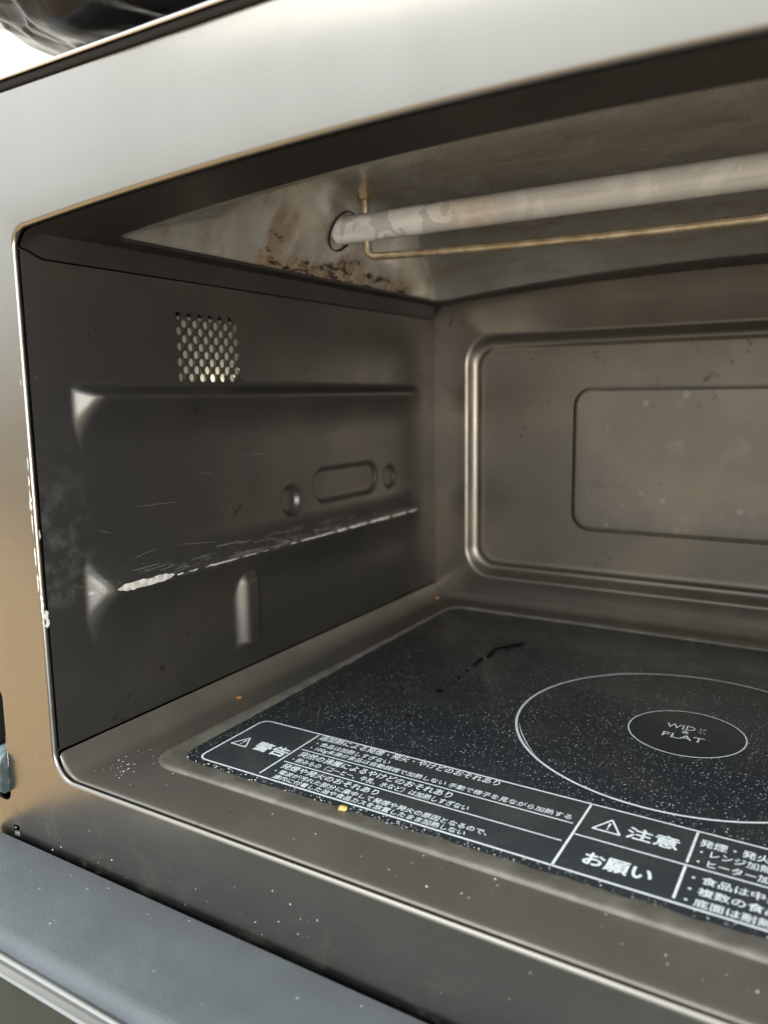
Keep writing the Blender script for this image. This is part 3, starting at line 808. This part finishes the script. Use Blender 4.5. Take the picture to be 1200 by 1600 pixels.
# chipped rim of the hinge slot
for i, (z0, z1, w) in enumerate(((-0.003, 0.004, 0.0004), (0.004, 0.010, 0.0002))):
    n = 14; v = []
    for k in range(n + 1):
        z = z0 + (z1 - z0) * k / n; e_ = math.sin(math.pi * k / n) ** .6
        wa = w * e_ * (0.5 + abs(noise.noise((z * 700, i, 0))))
        v += [(-0.0283, -0.00015, z), (-0.0283 + wa * 1.6, -0.00015, z)]
    link('paint_chip', mesh('paint_chip', v, [(2 * k, 2 * k + 1, 2 * k + 3, 2 * k + 2) for k in range(n)]), M['chip'], frame, False)

# --- hinge arm coming out of the slot
prof = [(0.010, 0.0045), (0.000, 0.0030), (-0.0022, 0.0012), (-0.0034, -0.0020), (-0.0038, -0.0095), (-0.0032, -0.0120), (-0.0020, -0.0130), (0.010, -0.0130)]
rings = [[(x, y, z) for y, z in prof] for x in (-0.0360, -0.0356, -0.0292, -0.0288)]
rings[0] = [(rings[0][0][0], y * 0.96, z * 0.985) for _, y, z in rings[0]]; rings[3] = [(rings[3][0][0], y * 0.96, z * 0.985) for _, y, z in rings[3]]
v, f = loft(rings, True, True)
bm = bmesh.new(); bm.from_mesh(mesh('hinge_arm', v, f))
link('hinge_arm', bm_mesh('hinge_arm', bm), M['hinge'], oven, True, 35)
bm = bmesh.new(); box_bm(bm, -0.0279, -0.0250, -0.0003, 0.0010, -0.0306, -0.0290, 0.0003)
link('door_latch_tab', bm_mesh('door_latch_tab', bm), M['hinge'], oven, True)

# --- door, folded down flat: plastic rim, chrome bead, smoked glass
DX0, DX1 = -0.0415, W + 0.0415
door = bpy.data.objects.new('door', None); COL.objects.link(door)
door.parent = oven; door.location = (CX, -0.12, -0.035) ; door.location -= oven.location
door['label'] = 'blue-grey plastic oven door folded down flat'
def dlink(name, me, mat, smooth=True, angle=35):
    o = link(name, me, mat, None, smooth, angle); o.parent = door; o.location = -Vector((CX, -0.12, -0.035)); return o
DZ = -0.0300
def dring(q, z, r=0.003): return [(x, y, z) for x, y in rrect(DX0 + q, DX1 - q, -0.285 + q, -0.0010 - q, max(r - q, 0.001), 6, 24)]
def iring(q, z, r=0.010): return [(x, y, z) for x, y in rrect(DX0 + 0.032 - q, DX1 - 0.032 + q, -0.245 - q, -0.0405 + q, r + q, 6, 24)]
rings = [dring(0, -0.058), dring(0, DZ - 0.0022), dring(0.0003, DZ - 0.0012), dring(0.0010, DZ - 0.0003), dring(0.0022, DZ), dring(0.012, DZ + 0.0003),
         iring(0.0055, DZ + 0.0002), iring(0.0035, DZ - 0.0001), iring(0.0018, DZ - 0.0009), iring(0.0006, DZ - 0.0022), iring(0.0, DZ - 0.0040)]
v, f = loft(rings)
dlink('door_rim', mesh('door_rim', v, f), M['door'])
rings = [iring(0.0, DZ - 0.0058), iring(0.0, DZ - 0.0038), iring(-0.0006, DZ - 0.0031), iring(-0.0014, DZ - 0.0030), iring(-0.0022, DZ - 0.0034), iring(-0.0026, DZ - 0.0046), iring(-0.0044, DZ - 0.0048), iring(-0.0050, DZ - 0.0042), iring(-0.0056, DZ - 0.0050)]
v, f = loft(rings)
dlink('chrome_bead', mesh('chrome_bead', v, f), plain('grey_metal_bead', (0.34, 0.335, 0.32), 0.9, 0.30))
rings = [iring(-0.0052, DZ - 0.0075), iring(-0.0052, DZ - 0.0055), iring(-0.0056, DZ - 0.0052)]
v, f = loft(rings, True)
dlink('door_window', mesh('door_window', v, f), M['doorglass'])
v, f = loft([dring(0.001, -0.0578)], True)
rings = [dring(0.001, -0.0560), dring(0.001, -0.0585)]
v, f = loft(rings, True, True)
dlink('door_back', mesh('door_back', v, f), M['trim'])

# --- dust on pan, door edge and lower frame (nobody could count it)
def dust(name, spots, parent, mat='dust'):
    bm = bmesh.new()
    for (c, n_, u_, r_) in spots:
        n_ = Vector(n_); t1 = n_.orthogonal().normalized(); t2 = n_.cross(t1); vs = []
        k = random.randint(4, 6); a0 = random.random() * 6
        el = random.uniform(1, 2.2)
        th = random.random() * 3
        for i in range(k):
            a = a0 + i / k * 2 * math.pi; rr_ = r_ * random.uniform(0.6, 1.3)
            p, q = rr_ * el * math.cos(a), rr_ * math.sin(a)
            p, q = p * math.cos(th) - q * math.sin(th), p * math.sin(th) + q * math.cos(th)
            vs.append(bm.verts.new(Vector(c) + t1 * p + t2 * q))
        top = bm.verts.new(Vector(c) + n_ * r_ * 0.7)
        for i in range(k): bm.faces.new((vs[i], vs[(i + 1) % k], top))
    o = link(name, bm_mesh(name, bm), M[mat], parent, False); o['kind'] = 'stuff'; return o
S = []
for i in range(60):
    S.append(((random.uniform(0.010, 0.30), random.uniform(0.009, 0.0245), 0.0), (0, 0, 1), 0, random.choice((0.00010, 0.00014, 0.0002, 0.0003))))
for i in range(26):
    S.append(((random.gauss(0.016, 0.006), random.gauss(0.017, 0.005), 0.0004), (0, 0, 1), 0, random.choice((0.00012, 0.00018, 0.0003))))
for i in range(40):
    S.append(((random.uniform(0.009, 0.018), random.uniform(0.02, 0.26), 0.0001), (0, 0, 1), 0, random.choice((0.00010, 0.00014, 0.0002))))
S = [s for s in S if s[0][0] > 0.006 and s[0][1] > 0.0085]
dust('dust', S, pan)
S = [((random.uniform(-0.037, 0.20), -random.uniform(0.0035, 0.034), DZ + 0.0001), (0, 0, 1), 0, random.choice((0.00008, 0.0001, 0.00015, 0.0002))) for i in range(35)]
o = dust('dust', S, None); o.parent = door; o.location = -Vector((CX, -0.12, -0.035))
S = [((random.uniform(-0.035, 0.20), -0.0001, random.uniform(-0.030, -0.004) if random.random() < .4 else random.uniform(-0.030, -0.020)), (0, -1, 0), 0, random.choice((0.0001, 0.00015, 0.00025))) for i in range(30)]
dust('dust', S, frame)
S = [((random.uniform(0.030, 0.17), random.uniform(0.0325, 0.0365), 0.0002), (0, 0, 1), 0, random.choice((0.00015, 0.0002, 0.0003))) for i in range(130)]
dust('dust', S, plate)

# ------------------------------------------------------------------ crumbs: things of their own
def crumb(loc, r, mat, label, seed):
    bm = bmesh.new(); bmesh.ops.create_icosphere(bm, subdivisions=2, radius=1)
    for v in bm.verts:
        q = 1 + 0.5 * noise.noise(v.co * 1.3 + Vector((seed, 0, 0)))
        v.co = Vector((v.co.x * r * 1.3 * q, v.co.y * r * q, max(v.co.z, -0.6) * r * 0.6 * q))
    zmin = min(v.co.z for v in bm.verts)
    for v in bm.verts: v.co.z -= zmin
    o = link('crumb', bm_mesh('crumb', bm), M[mat], None, False)
    o.location = loc; o['label'] = label; o['category'] = 'crumb'; o['group'] = 'food crumbs in the oven'
crumb((0.1044, 0.0323, 0.0006), 0.0013, 'crumb_yellow', 'yellow food crumb on the sealant in front of the printed label', 1.0)
crumb((0.0080, 0.0905, 0.0002), 0.0012, 'crumb_orange', 'small orange crumb on the floor beside the side wall', 2.0)
crumb((0.0070, 0.2890, 0.0008), 0.0013, 'crumb_orange', 'brown crumb in the far corner of the cavity floor', 3.0)

# ------------------------------------------------------------------ packet lying on the oven
def packet():
    nu, nv = 220, 120; v = []; f = []
    for j in range(nv + 1):
        b = -math.pi / 2 + math.pi * j / nv
        for i in range(nu):
            a = 2 * math.pi * i / nu
            sg = lambda x, p: math.copysign(abs(x) ** p, x)
            x = sg(math.cos(a), 0.55) * sg(math.cos(b), 0.55); y = sg(math.sin(a), 0.55) * sg(math.cos(b), 0.55); z = sg(math.sin(b), 0.8)
            p = Vector((x * 0.190, y * 0.075, z * 0.040))
            n1 = noise.noise(p * 24 + Vector((5, 0, 0)))
            c_ = noise.voronoi(p * 34 + Vector((1.7, 0.4, 2.2)))[0]
            k = 0.007 * n1 + 0.012 * (c_[1] - c_[0] - 0.25) - 0.004 * abs(noise.noise(p * 55))
            p += p.normalized() * k
            v.append(p)
    for j in range(nv):
        for i in range(nu):
            q = (j * nu + i, j * nu + (i + 1) % nu, (j + 1) * nu + (i + 1) % nu, (j + 1) * nu + i)
            f.append(q)
    return v, f
v, f = packet()
v = [Vector((p.x, p.y, p.z + max(0.0, -0.085 - p.x) * 0.30)) for p in v]
zmin = min(p.z for p in v)
v = [Vector((p.x, p.y, p.z - zmin)) for p in v]
pk = link('plastic_packet', mesh('plastic_packet', v, f), M['packet'], None, True, 0)
pk.location = (0.112, 0.060, 0.2391)
pk['label'] = 'crumpled glossy black plastic packet with a pale patch, lying on the oven'
pk['category'] = 'plastic packet'
t_ = NT.__new__(NT); t_.mat = M['packet']; t_.n = t_.mat.node_tree.nodes; t_.l = t_.mat.node_tree.links; t_.b = t_.n['Principled BSDF']
t_.tc = [q for q in t_.n if q.type == 'TEX_COORD'][0]; t_.co = t_.tc.outputs['Object']
edge_ = t_.math('ADD', t_.math('ADD', t_.axis(2), t_.math('MULTIPLY', t_.axis(0), 0.22)), t_.math('MULTIPLY', t_.math('SUBTRACT', t_.noise(30, 3, 0.5), 0.5), 0.010))
patch = t_.math('MULTIPLY', t_.math('MULTIPLY', t_.ramp(edge_, -0.0005, 0.0003), t_.ramp(t_.axis(0), -0.052, -0.0535)), t_.ramp(t_.axis(0), -0.104, -0.100))
t_.set('Base Color', t_.mix(patch, (0.012, 0.012, 0.014), (0.50, 0.49, 0.40))); t_.set('Roughness', 0.12); t_.set('Specular IOR Level', 0.10)
t_.bump(t_.noise(120, 3, 0.5), 0.15, 0.002)
